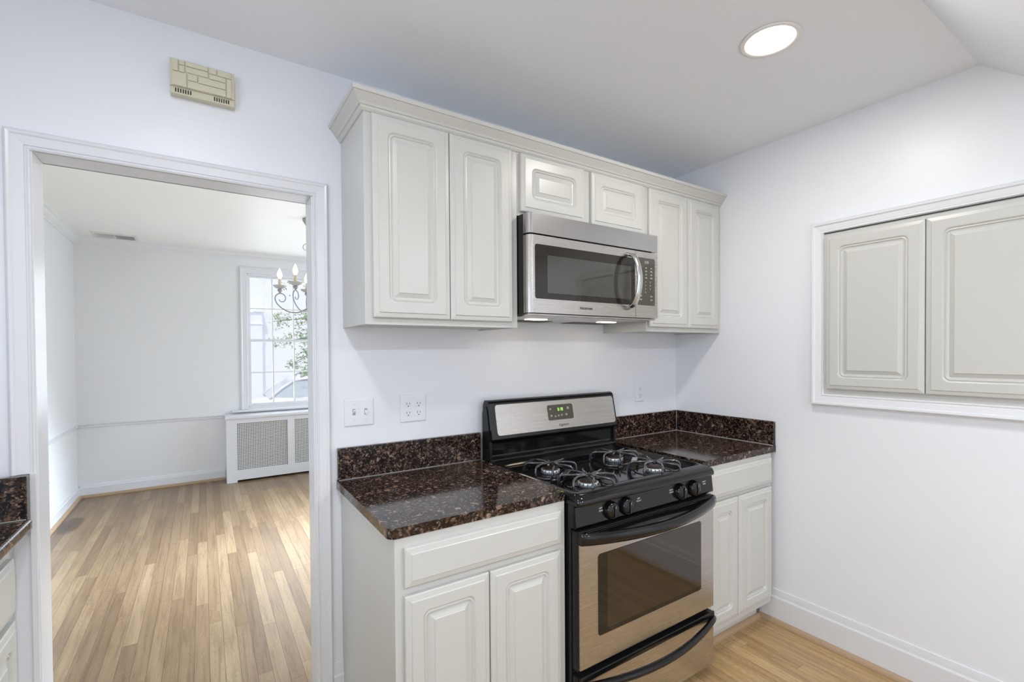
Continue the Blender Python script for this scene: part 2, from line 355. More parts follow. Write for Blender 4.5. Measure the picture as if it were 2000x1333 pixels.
# doorway jamb lining and casing
mb = MB(); JY0, JY1 = -.004, WT + .006
mb.box(OX0 - .018, OX0, JY0, JY1, 0, OZ + .018); mb.box(OX1, OX1 + .018, JY0, JY1, 0, OZ + .018); mb.box(OX0, OX1, JY0, JY1, OZ, OZ + .018)
struct(mb.obj('trim_1', M_TRIM, bevel=.0015))
CASE = [(0, 0), (0, .009), (.004, .012), (.008, .009), (.010, .009), (.012, .013), (.036, .016), (.040, .019), (.046, .021), (.050, .017), (.053, .012), (.053, 0)]
CASE2 = [(-o, h) for o, h in CASE]
ix0, ix1, iz = OX0 - .0035, OX1 + .0055, OZ + .0
mb = MB()
mb.sweep([(ix0, 1.062), (ix0, iz), (ix1, iz), (ix1, 0)], CASE, XZ(0.0))
# below the left-hand backsplash the casing is cut back to its inner strip
mb.prism([(ix0, 0), (ix0, .012), (ix0 - .013, .012), (ix0 - .013, 0)], 0.0, 1.062, lambda p, q, a: (p, -q, a))
struct(mb.obj('trim_2', M_TRIM))
mb = MB(); mb.sweep([(ix0, 0), (ix0, iz), (ix1, iz), (ix1, 0)], CASE, lambda a, b, h: (a, WT + h, b)); struct(mb.obj('trim_3', M_TRIM))
# baseboards (kitchen)
def basebd(name, segs, h, m=M_TRIM, shoe=True, t=.014):
    prof = [(0, 0), (t, 0), (t, h * .76), (t - .003, h * .80), (t - .005, h * .80), (t - .006, h * .88), (t * .45, h * .96), (t * .35, h), (0, h)]
    o = MB()
    for path in segs: o.sweep(path, prof, lambda a, b, z: (a, b, z))
    o = struct(o.obj(name, m))
    return o
def shoe(segs, parent=None, off=.014):
    prof = [(off, 0), (off + .020, 0), (off + .0195, .009), (off + .015, .018), (off + .008, .0235), (off, .025)]
    o = MB()
    for path in segs: o.sweep(path, prof, lambda a, b, z: (a, b, z))
    return o
# sweep offsets to the left of the path: run paths so that left is the room side
basebd('baseboard_right', [[(0, -.535), (0, -4.2)][::-1]], .171)
struct(shoe([[(0, -.535), (0, -4.2)][::-1]]).obj('trim_4', M_WOODTRIM))
basebd('baseboard_back', [[(-2.004, 0), (-2.0415, 0)]], .205)
basebd('baseboard_far_left', [[(-3.48, 4.27), (-3.48, WT)]], .125)
basebd('baseboard_far', [[(-2.255, 4.27), (-3.466, 4.27)]], .125)
struct(shoe([[(-2.255, 4.27), (-3.48, 4.27), (-3.48, WT)]]).obj('trim_5', M_WOODTRIM))
basebd('baseboard_far_right', [[(1.0, WT), (1.0, 4.27)]], .125)
# chair rail and crown (dining room)
RAIL = [(0, -.016), (.010, -.016), (.013, -.010), (.013, .002), (.020, .008), (.022, .016), (0, .016)]
mb = MB(); mb.sweep([(-2.19, 4.27), (-3.48, 4.27), (-3.48, WT)], RAIL, lambda a, b, z: (a, b, .70 + z)); struct(mb.obj('trim_6', M_TRIM))
CROWN = [(0, -.066), (.008, -.066), (.012, -.055), (.030, -.040), (.046, -.018), (.060, -.010), (.062, 0), (0, 0)]
mb = MB(); mb.sweep([(1.0, 4.27), (-3.48, 4.27), (-3.48, WT)], CROWN, lambda a, b, z: (a, b, DZ + z)); struct(mb.obj('trim_7', M_DWALL))

# windows -----------------------------------------------------------------
def window(name, x0, x1, z0, z1, cols, rows, plane, out, case=True, stool=0.0):
    """plane(a, b, d): a across, b up, d depth into the room"""
    root = bpy.data.objects.new(name, None); COL.objects.link(root); root['kind'] = 'structure'
    def bx(o, a0, a1, b0, b1, d0, d1):
        c = [plane(a, b, d) for a in (a0, a1) for b in (b0, b1) for d in (d0, d1)]
        xs, ys, zs = zip(*c); o.box(min(xs), max(xs), min(ys), max(ys), min(zs), max(zs))
    o = MB()      # lining + both sashes
    for a0, a1, b0, b1 in ((x0 - .001, x0 + .012, z0, z1), (x1 - .012, x1 + .001, z0, z1), (x0, x1, z1 - .012, z1 + .001), (x0, x1, z0 - .001, z0 + .010)): bx(o, a0, a1, b0, b1, -out, 0)
    X0, X1, Z0, Z1 = x0 + .012, x1 - .012, z0 + .01, z1 - .012; zm = (Z0 + Z1) / 2
    f = .024
    for (b0, b1, d) in ((zm - .016, Z1, -.075), (Z0, zm + .016, -.045)):
        bx(o, X0, X0 + f, b0, b1, d, d + .028); bx(o, X1 - f, X1, b0, b1, d, d + .028); bx(o, X0 + f, X1 - f, b1 - .030, b1 - .0003, d + .0006, d + .0274); bx(o, X0 + f, X1 - f, b0 + .0003, b0 + .032, d + .0006, d + .0274)
        gx0, gx1, gz0, gz1 = X0 + f, X1 - f, b0 + .032, b1 - .030
        for c in range(1, cols): x = gx0 + (gx1 - gx0) * c / cols; bx(o, x - .008, x + .008, gz0, gz1, d + .004, d + .024)
        for r in range(1, rows): z = gz0 + (gz1 - gz0) * r / rows; bx(o, gx0 - .002, gx1 + .002, z - .0078, z + .0078, d + .006, d + .022)
    o.obj('window_frame', M_TRIM, root)
    g = MB(); bx(g, X0 + f, X1 - f, zm, Z1 - .03, -.062, -.060); bx(g, X0 + f, X1 - f, Z0 + .03, zm, -.032, -.030); g.obj('window_pane', M_GLASS, root)
    if case:
        c = MB(); CS = [(0, 0), (0, .012), (.006, .016), (.012, .014), (.05, .017), (.060, .022), (.070, .020), (.073, .010), (.073, 0)]
        c.sweep([(x0 + .003, z0 - .02), (x0 + .003, z1 - .003), (x1 - .003, z1 - .003), (x1 - .003, z0 - .02)], CS, plane, closed=False); c.obj('window_casing', M_TRIM, root)
        s = MB(); bx(s, x0 - .165, x1 + .165, z0 - .047, z0 - .022, 0, .048); bx(s, x0 - .075, x1 + .075, z0 - .060, z0 - .047, 0, .016); s.obj('window_sill', M_TRIM, root, bevel=.006)
    return root
window('window_1', -2.02, -1.04, .785, 2.315, 4, 2, lambda a, b, d: (a, 4.27 - d, b), .13)
window('window_2', -2.65, -.45, .15, 2.03, 4, 2, lambda a, b, d: (a, -4.2 + d, b), .12)  # unseen rear window, added to let light into the kitchen
window('window_3', -2.6, -1.2, 1.05, 2.05, 3, 2, lambda a, b, d: (-3.5 + d, a, b), .12)  # unseen left window, also added for its light
window('window_4', 1.4, 3.2, .8, 2.2, 4, 2, lambda a, b, d: (1.0 - d, a, b), .12)  # unseen dining side window, put in to give light

# ------------------------------------------------------------------ cabinet doors
def door_mesh(w, h, panel=True, t=.02):
    """local: x 0..w, z 0..h, back at y=0, front at y=-t; returns MB rings"""
    def ring(ins, d, r):
        return [(x, -d, z) for x, z in rrect(ins, w - ins, ins, h - ins, max(r, .0004), 5)]
    R = [ring(0, 0, .0005), ring(0, .0125, .0008), ring(.003, .0150, .0008), ring(.014, .0168, .0008), ring(.0165, .0172, .0008), ring(.019, t, .0008)]
    if panel:
        k = min(1.0, (w - .15) / .12) if w < .27 else 1.0
        g = .053
        R += [ring(g - .002, t, .022), ring(g, t - .0012, .022), ring(g + .0035, t - .0050, .0195), ring(g + .0065, t - .0035, .018), ring(g + .0085, t - .0030, .017), ring(g + .012, t - .0075, .014),
              ring(g + .018, t - .0085, .004), ring(g + .031, t - .0030, .0008), ring(g + .0325, t - .0026, .0008), ring(g + .0345, t - .0002, .0008)]
    o = MB(); o.loft(R, True, True); return o
def door(name, parent, x0, x1, z0, z1, y, panel=True, rot=None, m=None):
    """rot None: faces -Y with its back at y; 'R': on the right wall (x0,x1 are y from far to near; faces -X with back at x=y); 'L': faces +X"""
    w = abs(x1 - x0); o = door_mesh(w, z1 - z0, panel)
    if rot is None: o.v = [(x0 + a, y + b, z0 + c) for a, b, c in o.v]
    elif rot == 'R': o.v = [(y + b, x0 - a, z0 + c) for a, b, c in o.v]
    else: o.v = [(y - b, x0 + a, z0 + c) for a, b, c in o.v]
    return o.obj(name, m or M_CAB, parent)

FY = -.300   # face of the wall cabinets
def wall_cab(name, label, x0, x1, z0, z1, doors, stiles):
    t = thing(name, label, 'cabinet', (x0, 0, z0))
    o = MB()
    o.box(x0, x0 + .012, FY + .02, -.001, z0, z1); o.box(x1 - .012, x1, FY + .02, -.001, z0, z1)
    o.box(x0 + .012, x1 - .012, FY + .02, -.001, z0 + .006, z0 + .020); o.box(x0 + .012, x1 - .012, FY + .02, -.001, z1 - .014, z1); o.box(x0 + .012, x1 - .012, -.007, -.001, z0 + .02, z1 - .014)
    o.obj('carcass', M_CAB, t)
    f = MB(); 
    for a, b in stiles: f.box(a, b, FY, FY + .02, z0, z1)
    for (a, b), (c, d) in zip(stiles[:-1], stiles[1:]):
        f.box(b, c, FY, FY + .02, z0, z0 + .036); f.box(b, c, FY, FY + .02, z1 - .04, z1)
    f.obj('face_frame', M_CAB, t)
    for a, b, c, d in doors: door('door', t, a, b, c, d, FY - .0005)
    return t
ZU, ZT = 1.4955, 2.225
wall_cab('wall_cabinet', 'tall two-door white wall cabinet at the left, nearest the doorway', -1.989, -1.3785, ZU, ZT, [(-1.964, -1.6835, 1.518, 2.200), (-1.680, -1.4095, 1.518, 2.200)], [(-1.989, -1.955), (-1.415, -1.3785)])
wall_cab('wall_cabinet', 'short two-door white wall cabinet directly above the microwave', -1.3775, -.6145, 1.951, ZT, [(-1.366, -1.026, 1.967, 2.200), (-.984, -.647, 1.967, 2.200)], [(-1.3775, -1.34), (-1.05, -.96), (-.67, -.6145)])
wall_cab('wall_cabinet', 'narrow two-door white wall cabinet at the right, in the corner beside the right wall', -.6135, -.0015, ZU, ZT, [(-.603, -.3055, 1.518, 2.200), (-.3025, -.031, 1.518, 2.200)], [(-.6135, -.575), (-.035, -.0015)])
# crown along the tops of all three
CC = [(0, 0), (.004, 0), (.010, .007), (.012, .014), (.016, .015), (.020, .022), (.034, .038), (.039, .044), (.043, .045), (.046, .055), (.046, .058), (.0, .058)]
mb = MB(); mb.sweep([(-.0015, FY), (-1.989, FY), (-1.989, -.0005)][::-1], [(-o, h) for o, h in CC], lambda a, b, h: (a, b, 2.2045 + h))
tag(mb.obj('crown_moulding', M_CAB), 'cream crown moulding running along the tops of the wall cabinets', 'moulding')

# ------------------------------------------------------------------ base cabinets and counters
def base_cab(name, label, x0, x1, fronts, xr=None):
    t = thing(name, label, 'cabinet', (x0, 0, 0)); xr = xr or x1
    o = MB(); o.box(x0, x0 + .014, -.59, -.001, .0 if name == 'base_cabinet' and x0 < -1.5 else .10, .8775); o.box(xr - .014, xr, -.59, -.001, .118, .8775); o.box(x0 + .014, xr - .014, -.59, -.001, .118, .132); o.box(x0 + .014, xr - .014, -.008, -.001, .116, .8775)
    o.obj('carcass', M_CAB, t)
    f = MB(); f.box(x0, x0 + .036, -.61, -.59, .118, .8775); f.box(xr - .036, xr, -.61, -.59, .118, .8775)
    f.box(x0 + .036, xr - .036, -.61, -.59, .118, .15); f.box(x0 + .036, xr - .036, -.61, -.59, .705, .745); f.box(x0 + .036, xr - .036, -.61, -.59, .845, .8775)
    f.obj('face_frame', M_CAB, t)
    for kind, a, b, c, d in fronts: door(kind, t, a, b, c, d, -.6105, panel=(kind == 'door'))
    k = MB(); k.box(x0 + .014 if x0 < -1.5 else x0, xr, -.535, -.523, 0, .117); k.obj('toe_kick', M_CAB, t)
    return t
base_cab('base_cabinet', 'white base cabinet with one drawer over two doors, left of the stove', -2.004, -1.394, [('drawer', -1.979, -1.419, .737, .849), ('door', -1.980, -1.7075, .150, .713), ('door', -1.7030, -1.422, .150, .713)])
rb = base_cab('base_cabinet', 'white base cabinet with one drawer over two doors, right of the stove in the corner', -.605, -.044, [('drawer', -.597, -.0625, .732, .857), ('door', -.597, -.3570, .152, .713), ('door', -.3530, -.0625, .152, .713)])
o = shoe([[(-.036, -.535), (-.605, -.535)]], off=0); o.obj('shoe_moulding', M_WOODTRIM, rb, label='wood-toned shoe moulding')

def counter(name, label, x0, x1, splash, yb=-.616, zt=.910, th=.031):
    t = thing(name, label, 'countertop', (x0, 0, zt))
    o = MB(); rc = .022 if x0 < -1.5 else .002
    pl = [(x1, -.0015), (x0, -.0015)] + [(x0 + rc - rc * math.cos(a), yb + rc - rc * math.sin(a)) for a in [PI / 2 * k / 6 for k in range(7)]] + [(x1, yb)]
    o.prism(pl, zt - th, zt, lambda p, q, a: (p, q, a)); o.obj('slab', M_GRAN, t, bevel=.009, seg=4)
    b = MB()
    for s in splash: b.box(*s)
    b.obj('backsplash', M_GRAN, t, bevel=.002)
    return t
ct1 = counter('countertop', 'dark brown granite countertop left of the stove, with a low backsplash', -2.022, -1.392, [(-2.018, -1.395, -.021, -.0015, .9105, 1.033)])
ct2 = counter('countertop', 'dark brown granite countertop right of the stove, with a corner backsplash', -.603, -.0015, [(-.600, -.0015, -.021, -.0015, .9105, 1.033), (-.021, -.0015, -.612, -.0215, .9105, 1.033)])
# pale caulk beads along the stone
c = MB(); c.tube([(-2.016, -.022, .9115), (-1.396, -.022, .9115)], .0016, 6); c.obj('caulk_bead', M_CAULK, ct1)
c = MB(); c.tube([(-.600, -.022, .9115), (-.022, -.022, .9115), (-.022, -.610, .9115)], .0016, 6); c.tube([(-.0225, -.0225, .912), (-.0225, -.0225, 1.032)], .0014, 6); c.obj('caulk_bead', M_CAULK, ct2)

# left-hand run along the left wall
t = thing('base_cabinet', 'white base cabinet with drawers at the far left edge, beside the doorway', 'cabinet', (-3.495, 0, 0))
o = MB(); o.box(-3.495, -2.915, -2.0, -.003, .10, .904); o.obj('carcass', M_CAB, t)
o = MB(); o.box(-2.915, -2.897, -2.0, -.003, .10, .904); o.obj('face_frame', M_CAB, t)
for (a, b) in ((-.50, -.062), (-.98, -.54)):
    door('drawer', t, a, b, .695, .845, -2.8965, panel=False, rot='L'); door('door', t, a, b, .15, .672, -2.8965, rot='L')
o = MB(); o.box(-3.495, -2.97, -2.0, -.003, 0, .10); o.obj('toe_kick', M_CAB, t)
t = thing('countertop', 'dark granite countertop at the far left edge, against the doorway casing', 'countertop', (-3.495, 0, .93))
o = MB(); o.box(-3.495, -2.852, -2.02, -.024, .905, .939); o.obj('slab', M_GRAN, t, bevel=.010, seg=4)
o = MB(); o.box(-3.495, -2.859, -.0445, -.024, .9395, 1.0615); o.obj('backsplash', M_GRAN, t, bevel=.002)
o = MB(); o.tube([(-3.49, -.0455, .9405), (-2.861, -.0455, .9405)], .0016, 6); o.obj('caulk_bead', M_CAULK, t)

# ------------------------------------------------------------------ pantry cabinet let into the right wall
t = thing('recessed_cabinet', 'white framed cabinet with two raised-panel doors let into the right wall', 'cabinet', (0, -.84, 1.19))
o = MB(); o.box(-.010, -.0005, -1.600, -.840, 1.190, 1.941); o.obj('face_frame', M_CAB, t)
door('door', t, -.854, -1.2135, 1.217, 1.920, -.0105, rot='R'); door('door', t, -1.217, -1.586, 1.217, 1.920, -.0105, rot='R')
o = MB(); o.box(-.0135, -.0095, -1.598, -.842, 1.9365, 1.9405); o.obj('shade_strip', M_DARK, t, label='dark strip for the shade under the casing')  # black strip drawn as the shade line below the head casing
o = MB(); WC = [(0, 0), (0, .014), (.004, .020), (.010, .018), (.012, .019), (.034, .022), (.038, .027), (.046, .028), (.050, .022), (.053, .014), (.053, 0)]
o.sweep([(-.840, 1.190), (-.840, 1.941), (-1.600, 1.941), (-1.600, 1.190)], [(-a, b) for a, b in WC], YZ(0.0), closed=True)
o.obj('casing', M_TRIM, t)

# ------------------------------------------------------------------ microwave
MX0, MX1, MZ0, MZ1 = -1.3745, -.6175, 1.5475, 1.9475
t = thing('microwave', 'stainless steel over-the-range microwave hanging beneath the short cabinet', 'microwave', (MX0, 0, MZ0))
o = MB(); o.box(MX0, MX1, -.338, -.002, MZ0 + .0, 1.9485); o.obj('body', M_BLK2, t, bevel=.002)
def front_strip(x0, x1, z0, z1, yb, yf, rl, rr):
    """plan outline with rounded outer verticals"""
    pts = [(x0, yb)]
    if rl: pts += [(x0 + rl - rl * math.cos(a), yf + rl - rl * math.sin(a)) for a in [PI / 2 * k / 6 for k in range(7)]]
    else: pts += [(x0, yf)]
    if rr: pts += [(x1 - rr + rr * math.sin(a), yf + rr - rr * math.cos(a)) for a in [PI / 2 * k / 6 for k in range(7)]]
    else: pts += [(x1, yf)]
    pts += [(x1, yb)]
    return MB().prism(pts, z0, z1, lambda p, q, a: (p, q, a))
front_strip(MX0 + .001, MX1, 1.868, MZ1, -.338, -.377, .02, .004).obj('top_vent', M_STEELD, t, bevel=.0008)
DRX = -.772
dr = front_strip(MX0 + .001, DRX, MZ0 + .006, 1.8615, -.338, -.377, .02, 0).obj('door', M_STEEL, t, bevel=.0008)
cpn = front_strip(DRX + .0025, MX1, MZ0 + .006, 1.8615, -.338, -.377, 0, .004).obj('control_panel', M_STEEL, t, bevel=.0008)
def plate(x0, x1, z0, z1, r, y, th):
    return MB().prism(rrect(x0, x1, z0, z1, r), y, y - th, lambda p, q, a: (p, a, q))
plate(-1.344, DRX - .004, 1.610, 1.826, .010, -.3765, .0012).obj('window', M_MWG, dr, label='dark glass window')
plate(-1.283, DRX - .030, 1.635, 1.786, .003, -.3776, .0004).obj('window_screen', M_MWG2, dr, label='greyer perforated area of the window')
plate(-.757, -.640, 1.612, 1.834, .008, -.3765, .0012).obj('keypad', M_PANEL, cpn, label='smoked keypad')
text('clock_digits', '5:05', .017, face_y(-.697, -.3779, 1.8135), M_DIGIT, cpn)
def key_label(x, z, w):
    k = MB(); k.box(x - w, x + w, -.3782, -.3777, z - .0036, z - .0026); k.box(x - w + .001, x + w - .001, -.3782, -.3777, z, z + .0012); k.box(x - .0006, x + .0006, -.3781, -.3777, z - .0030, z + .0006); k.obj('key_label', M_PRINT, cpn)
for r in range(4):
    for c_ in range(3): key_label(-.737 + c_ * .036, 1.789 - r * .0155, .006 + .002 * (r % 2))
for x, z in ((-.737, 1.657), (-.665, 1.657), (-.737, 1.640), (-.665, 1.640)): key_label(x, z, .0085)
for r in range(4):
    for c_ in range(3):
        s = ('123', '456', '789', ' 0 ')[r][c_]
        if s != ' ': text('key_digit', s, .010, face_y(-.737 + c_ * .032, -.3779, 1.722 - r * .0165), M_PRINT, cpn)
text('brand_lettering', 'FRIGIDAIRE', .0125, face_y(-1.075, -.3779, 1.5805), M_PRINTD, dr, spacing=1.15)
# bowed handle
h = MB(); hp = []
for k_ in range(25):
    u = k_ / 24; z = 1.592 + .247 * u; y = -.376 - .076 * (max(0.0, math.sin(PI * u)) ** .38); hp.append((-.826, y, z))
h.tube(hp, .0150, 14, flat=(.55, 1.05)); h.obj('handle', M_HANDLE, dr, label='bowed silver handle')
# underside with two lamps, filters
o = MB(); o.box(MX0 + .004, MX1 - .004, -.362, -.338, MZ0 - .002, MZ0 + .004); o.box(MX0 + .010, MX1 - .010, -.335, -.012, MZ0 - .006, MZ0); o.obj('underside_tray', M_STEELD, t, bevel=.001)
for x in (-1.205, -.775):
    l = MB(); l.prism(rrect(x - .050, x + .050, -.215, -.165, .01), MZ0 - .0075, MZ0 - .0061, lambda p, q, a: (p, q, a)); l.obj('lamp_lens', M_MWL, t, label='lit hood lamp')
    area('hood_lamp', (x, -.185, MZ0 - .012), (0, 0, 0), .10, .07, .045, (1, .82, .6))
for x in (-1.19, -.80):
    l = MB(); l.box(x - .13, x + .13, -.125, -.025, MZ0 - .0075, MZ0 - .0061); l.obj('grease_filter', M_DARK, t)

# ------------------------------------------------------------------ range
RX0, RX1 = -1.3870, -.6100
t = thing('gas_range', 'black and stainless freestanding gas range between the two counters', 'stove', (RX0, 0, 0))
o = MB(); o.box(RX0 + .003, RX1 - .003, -.632, -.020, .028, .868); o.obj('body', M_BLK2, t, bevel=.002)
o = MB()
for x in (RX0 + .05, RX1 - .05):
    for y in (-.58, -.08): o = MB(); o.lathe([(.018, 0), (.018, .006), (.009, .008), (.009, .03)], (x, y, 0), n=12); o.obj('levelling_foot', M_BLK2, t)
# cooktop: raised rim around a recessed deck, rolled front lip
o = MB()
def ctring(ins, y0, y1, z, r): return [(x, y, z) for x, y in rrect(RX0 + ins, RX1 - ins, y0, y1, r)]
o.loft([ctring(.001, -.676, -.085, .866, .022), ctring(0, -.680, -.085, .870, .024), ctring(0, -.680, -.085, .880, .024), ctring(.003, -.674, -.085, .892, .024), ctring(.012, -.655, -.088, .9005, .024), ctring(.022, -.627, -.095, .9040, .022),
        ctring(.028, -.618, -.102, .9030, .02), ctring(.036, -.606, -.112, .8800, .02), ctring(.044, -.598, -.120, .8760, .02)], True, True, True)
o.obj('cooktop', M_BLK, t)
# control panel
o = MB(); prof = [(-.600, .866), (-.650, .866), (-.657, .862), (-.6645, .795), (-.662, .788), (-.600, .788)]
o.prism(prof, RX0 + .0015, RX1 - .0015, lambda p, q, a: (a, p, q)); cp_ = o.obj('control_panel', M_BLK, t, bevel=.003, seg=3)
KY = -.6605
for x, lab in ((-1.221, 'LR'), (-1.142, 'LF'), (-.831, 'RF'), (-.745, 'RR')):
    k = MB(); k.lathe([(.0330, .001), (.0335, -.003), (.0315, -.006), (.0300, -.014), (.0270, -.0195), (.0200, -.0235), (.010, -.0250), (0, -.0252)], (x, KY, .825), 'Y', 24)
    kb = k.obj('knob', M_BLK, t)
    g = MB(); g.prism(rrect(x - .0050, x + .0050, .804, .846, .0045), KY - .0180, KY - .0285, lambda p, q, a: (p, a, q)); g.obj('knob_grip', M_BLK, kb, bevel=.0015)
    g = MB(); g.box(x - .0006, x + .0006, KY - .0289, KY - .0285, .836, .845); g.obj('knob_mark', M_PRINT, kb)
for x, a, b in ((-1.268, 'LEFT', 'REAR'), (-1.072, 'LEFT', 'FRONT'), (-.883, 'RIGHT', 'FRONT'), (-.668, 'RIGHT', 'REAR')):
    text('knob_lettering', a, .0078, face_y(x, -.6604, .840, -.11), M_PRINT, cp_); text('knob_lettering', b, .0078, face_y(x, -.6614, .831, -.11), M_PRINT, cp_)
# oven door
DY = -.668
o = MB(); o.box(RX0 + .006, RX1 - .004, -.662, -.634, .292, .778); od = o.obj('oven_door', M_BLK2, t, bevel=.003)
plate(RX0 + .011, RX1 - .006, .297, .734, .004, -.6622, .006).obj('door_skin', M_STEEL, od, bevel=.001)
plate(-1.290, -.702, .391, .682, .012, -.6680, .0012).obj('window', M_GLASSD, od, label='dark glass window')
plate(-1.246, -.7035, .408, .6805, .011, -.6692, .0004).obj('window_centre', M_OVG2, od, label='browner see-through area of the window')
o = MB(); o.box(RX0 + .008, RX1 - .005, -.6695, -.6622, .7335, .7780); o.box(RX0 + .012, RX1 - .009, -.6740, -.6700, .766, .7745); o.obj('door_top_trim', M_BLK, od, bevel=.002)
def bow(name, zc, zend, half, parent, x0, x1, y0, depth, drop):
    """curved bar: flat strap section bowing out of the face"""
    o = MB(); rings = []; N = 32
    for k in range(N + 1):
        u = k / N; x = x0 + (x1 - x0) * u; s_ = math.sin(PI * u); b = s_ ** .85
        y = y0 - depth * b; z = zend + (zc - zend) * b; hh = half * (1.0 - .16 * b); tt = .008 + .004 * b
        rings.append([(x, y + tt, z + hh), (x, y - tt * .3, z + hh), (x, y - tt, z + hh * .55), (x, y - tt * 1.1, z - hh * .2), (x, y - tt * .6, z - hh), (x, y + tt, z - hh)])
    o.loft(rings, True, True, True); return o.obj(name, M_BLK, parent, label='bowed black handle')
bow('handle', .742, .7555, .0215, od, RX0 + .010, RX1 - .006, -.674, .056, 0)
# drawer
o = MB(); o.box(RX0 + .006, RX1 - .004, -.662, -.634, .044, .272); dw = o.obj('drawer', M_BLK2, t, bevel=.003)
plate(RX0 + .011, RX1 - .006, .046, .248, .004, -.6622, .006).obj('drawer_skin', M_STEEL, dw, bevel=.001)
o = MB(); o.box(RX0 + .008, RX1 - .005, -.6735, -.6622, .252, .2745); o.obj('drawer_top_trim', M_BLK, dw, bevel=.003)
bow('handle', .232, .243, .0125, dw, RX0 + .010, RX1 - .006, -.674, .058, 0)
# backguard
bgd = MB(); prof = [(-.020, .869), (-.020, 1.150), (-.026, 1.170), (-.036, 1.180), (-.052, 1.181), (-.064, 1.176), (-.071, 1.166), (-.101, 1.018), (-.103, 1.006), (-.098, 1.000), (-.078, .994), (-.074, .986), (-.074, .930), (-.090, .914), (-.090, .869)]
bgd.prism(prof, RX0 + .004, RX1 - .002, lambda p, q, a: (a, p, q)); bgo = bgd.obj('backguard', M_BLK, t, bevel=.004, seg=3)
# end caps stand a little proud
for xa, xb in ((RX0, RX0 + .012), (RX1 - .012, RX1 + .001)):
    e = MB(); e.prism([(-.022, .905), (-.022, 1.120), (-.034, 1.150), (-.050, 1.155), (-.062, 1.135), (-.082, 1.03), (-.088, .905)], xa, xb, lambda p, q, a: (a, p, q)); e.obj('end_cap', M_BLK2, bgo, bevel=.003)
# slanted fascia: local frame
P0 = Vector((0, -.0712, 1.162)); P1 = Vector((0, -.1002, 1.021)); dv = (P1 - P0); Lf = dv.length; dv.normalize(); nv = Vector((0, dv.z, -dv.y)); nv = nv if nv.y < 0 else -nv
def fas(x, s_, h): p = P0 + dv * s_ + nv * h; return (x, p.y, p.z)
def fplate(x0, x1, s0, s1, r, h0, h1): return MB().prism(rrect(x0, x1, s0, s1, r), h0, h1, lambda p, q, a: fas(p, q, a))
fplate(-1.353, -.622, .003, Lf - .003, .014, .0002, .0020).obj('fascia', M_STEEL, t, label='brushed steel fascia')
dsp = fplate(-1.062, -.905, .024, .098, .010, .0020, .0034).obj('display', M_PANEL, t, label='dark clock display')
tilt = -math.atan2(abs(dv.y), abs(dv.z))
def fmat(x, s_, h): p = fas(x, s_, h); return face_y(p[0], p[1], p[2], tilt)
SEG = {'6': 'acdefg', '1': 'bc', '8': 'abcdefg'}
sg = MB()
def seg7(ch, x, s0):
    w, hgt, th = .0075, .0145, .0016
    R_ = {'a': (0, w, 0, th), 'g': (0, w, hgt / 2 - th / 2, hgt / 2 + th / 2), 'd': (0, w, hgt - th, hgt), 'f': (0, th, 0, hgt / 2), 'b': (w - th, w, 0, hgt / 2), 'e': (0, th, hgt / 2, hgt), 'c': (w - th, w, hgt / 2, hgt)}
    for q in SEG[ch]:
        a, b, c_, d = R_[q]; vs = [fas(x + px, s0 + sy, h) for h in (.0034, .0040) for px, sy in ((a, c_), (b, c_), (b, d), (a, d))]
        sg.add(vs, [(0, 1, 2, 3), (4, 5, 6, 7), (0, 1, 5, 4), (1, 2, 6, 5), (2, 3, 7, 6), (3, 0, 4, 7)])
seg7('6', -1.000, .040); seg7('1', -.9885, .040); seg7('8', -.9765, .040)
for s0 in (.0435, .0505):
    a, b = -.9905, -.9892; sg.add([fas(px, sy, h) for h in (.0034, .0040) for px, sy in ((a, s0), (b, s0), (b, s0 + .0014), (a, s0 + .0014))], [(0, 1, 2, 3), (4, 5, 6, 7), (0, 1, 5, 4), (1, 2, 6, 5), (2, 3, 7, 6), (3, 0, 4, 7)])
sg.obj('clock_digits', M_GREEN, dsp, label='green digits 6:18')
M_BTN = mat('display_button', (0.28, 0.27, 0.23), 0.5)
for x, s0, r in ((-1.046, .044, .0055), (-1.043, .076, .0060), (-1.019, .080, .0052), (-.999, .078, .0050), (-.979, .076, .0052), (-.950, .075, .0068), (-.936, .044, .0078)):
    fplate(x - r, x + r, s0 - r * .9, s0 + r * .9, r * .85, .0034, .0038).obj('button', M_BTN, dsp)
text('brand_lettering', 'Frigidaire', .0165, fmat(-.974, .1235, .0021), M_PRINTD, t, shear=.35, offset=.0002)
wp = MB(); rng = random.Random(3)
for _ in range(26):
    x = -1.284 + rng.gauss(0, .010); s0 = .075 + rng.gauss(0, .026); r = .0009 + .0012 * rng.random()
    if .02 < s0 < .13: wp.prism(rrect(x - r, x + r, s0 - r, s0 + r, r * .6, 2), .0020, .0022, lambda p, q, a: fas(p, q, a))
wp.obj('worn_print', M_PRINT, t, label='worn flecks of white print')
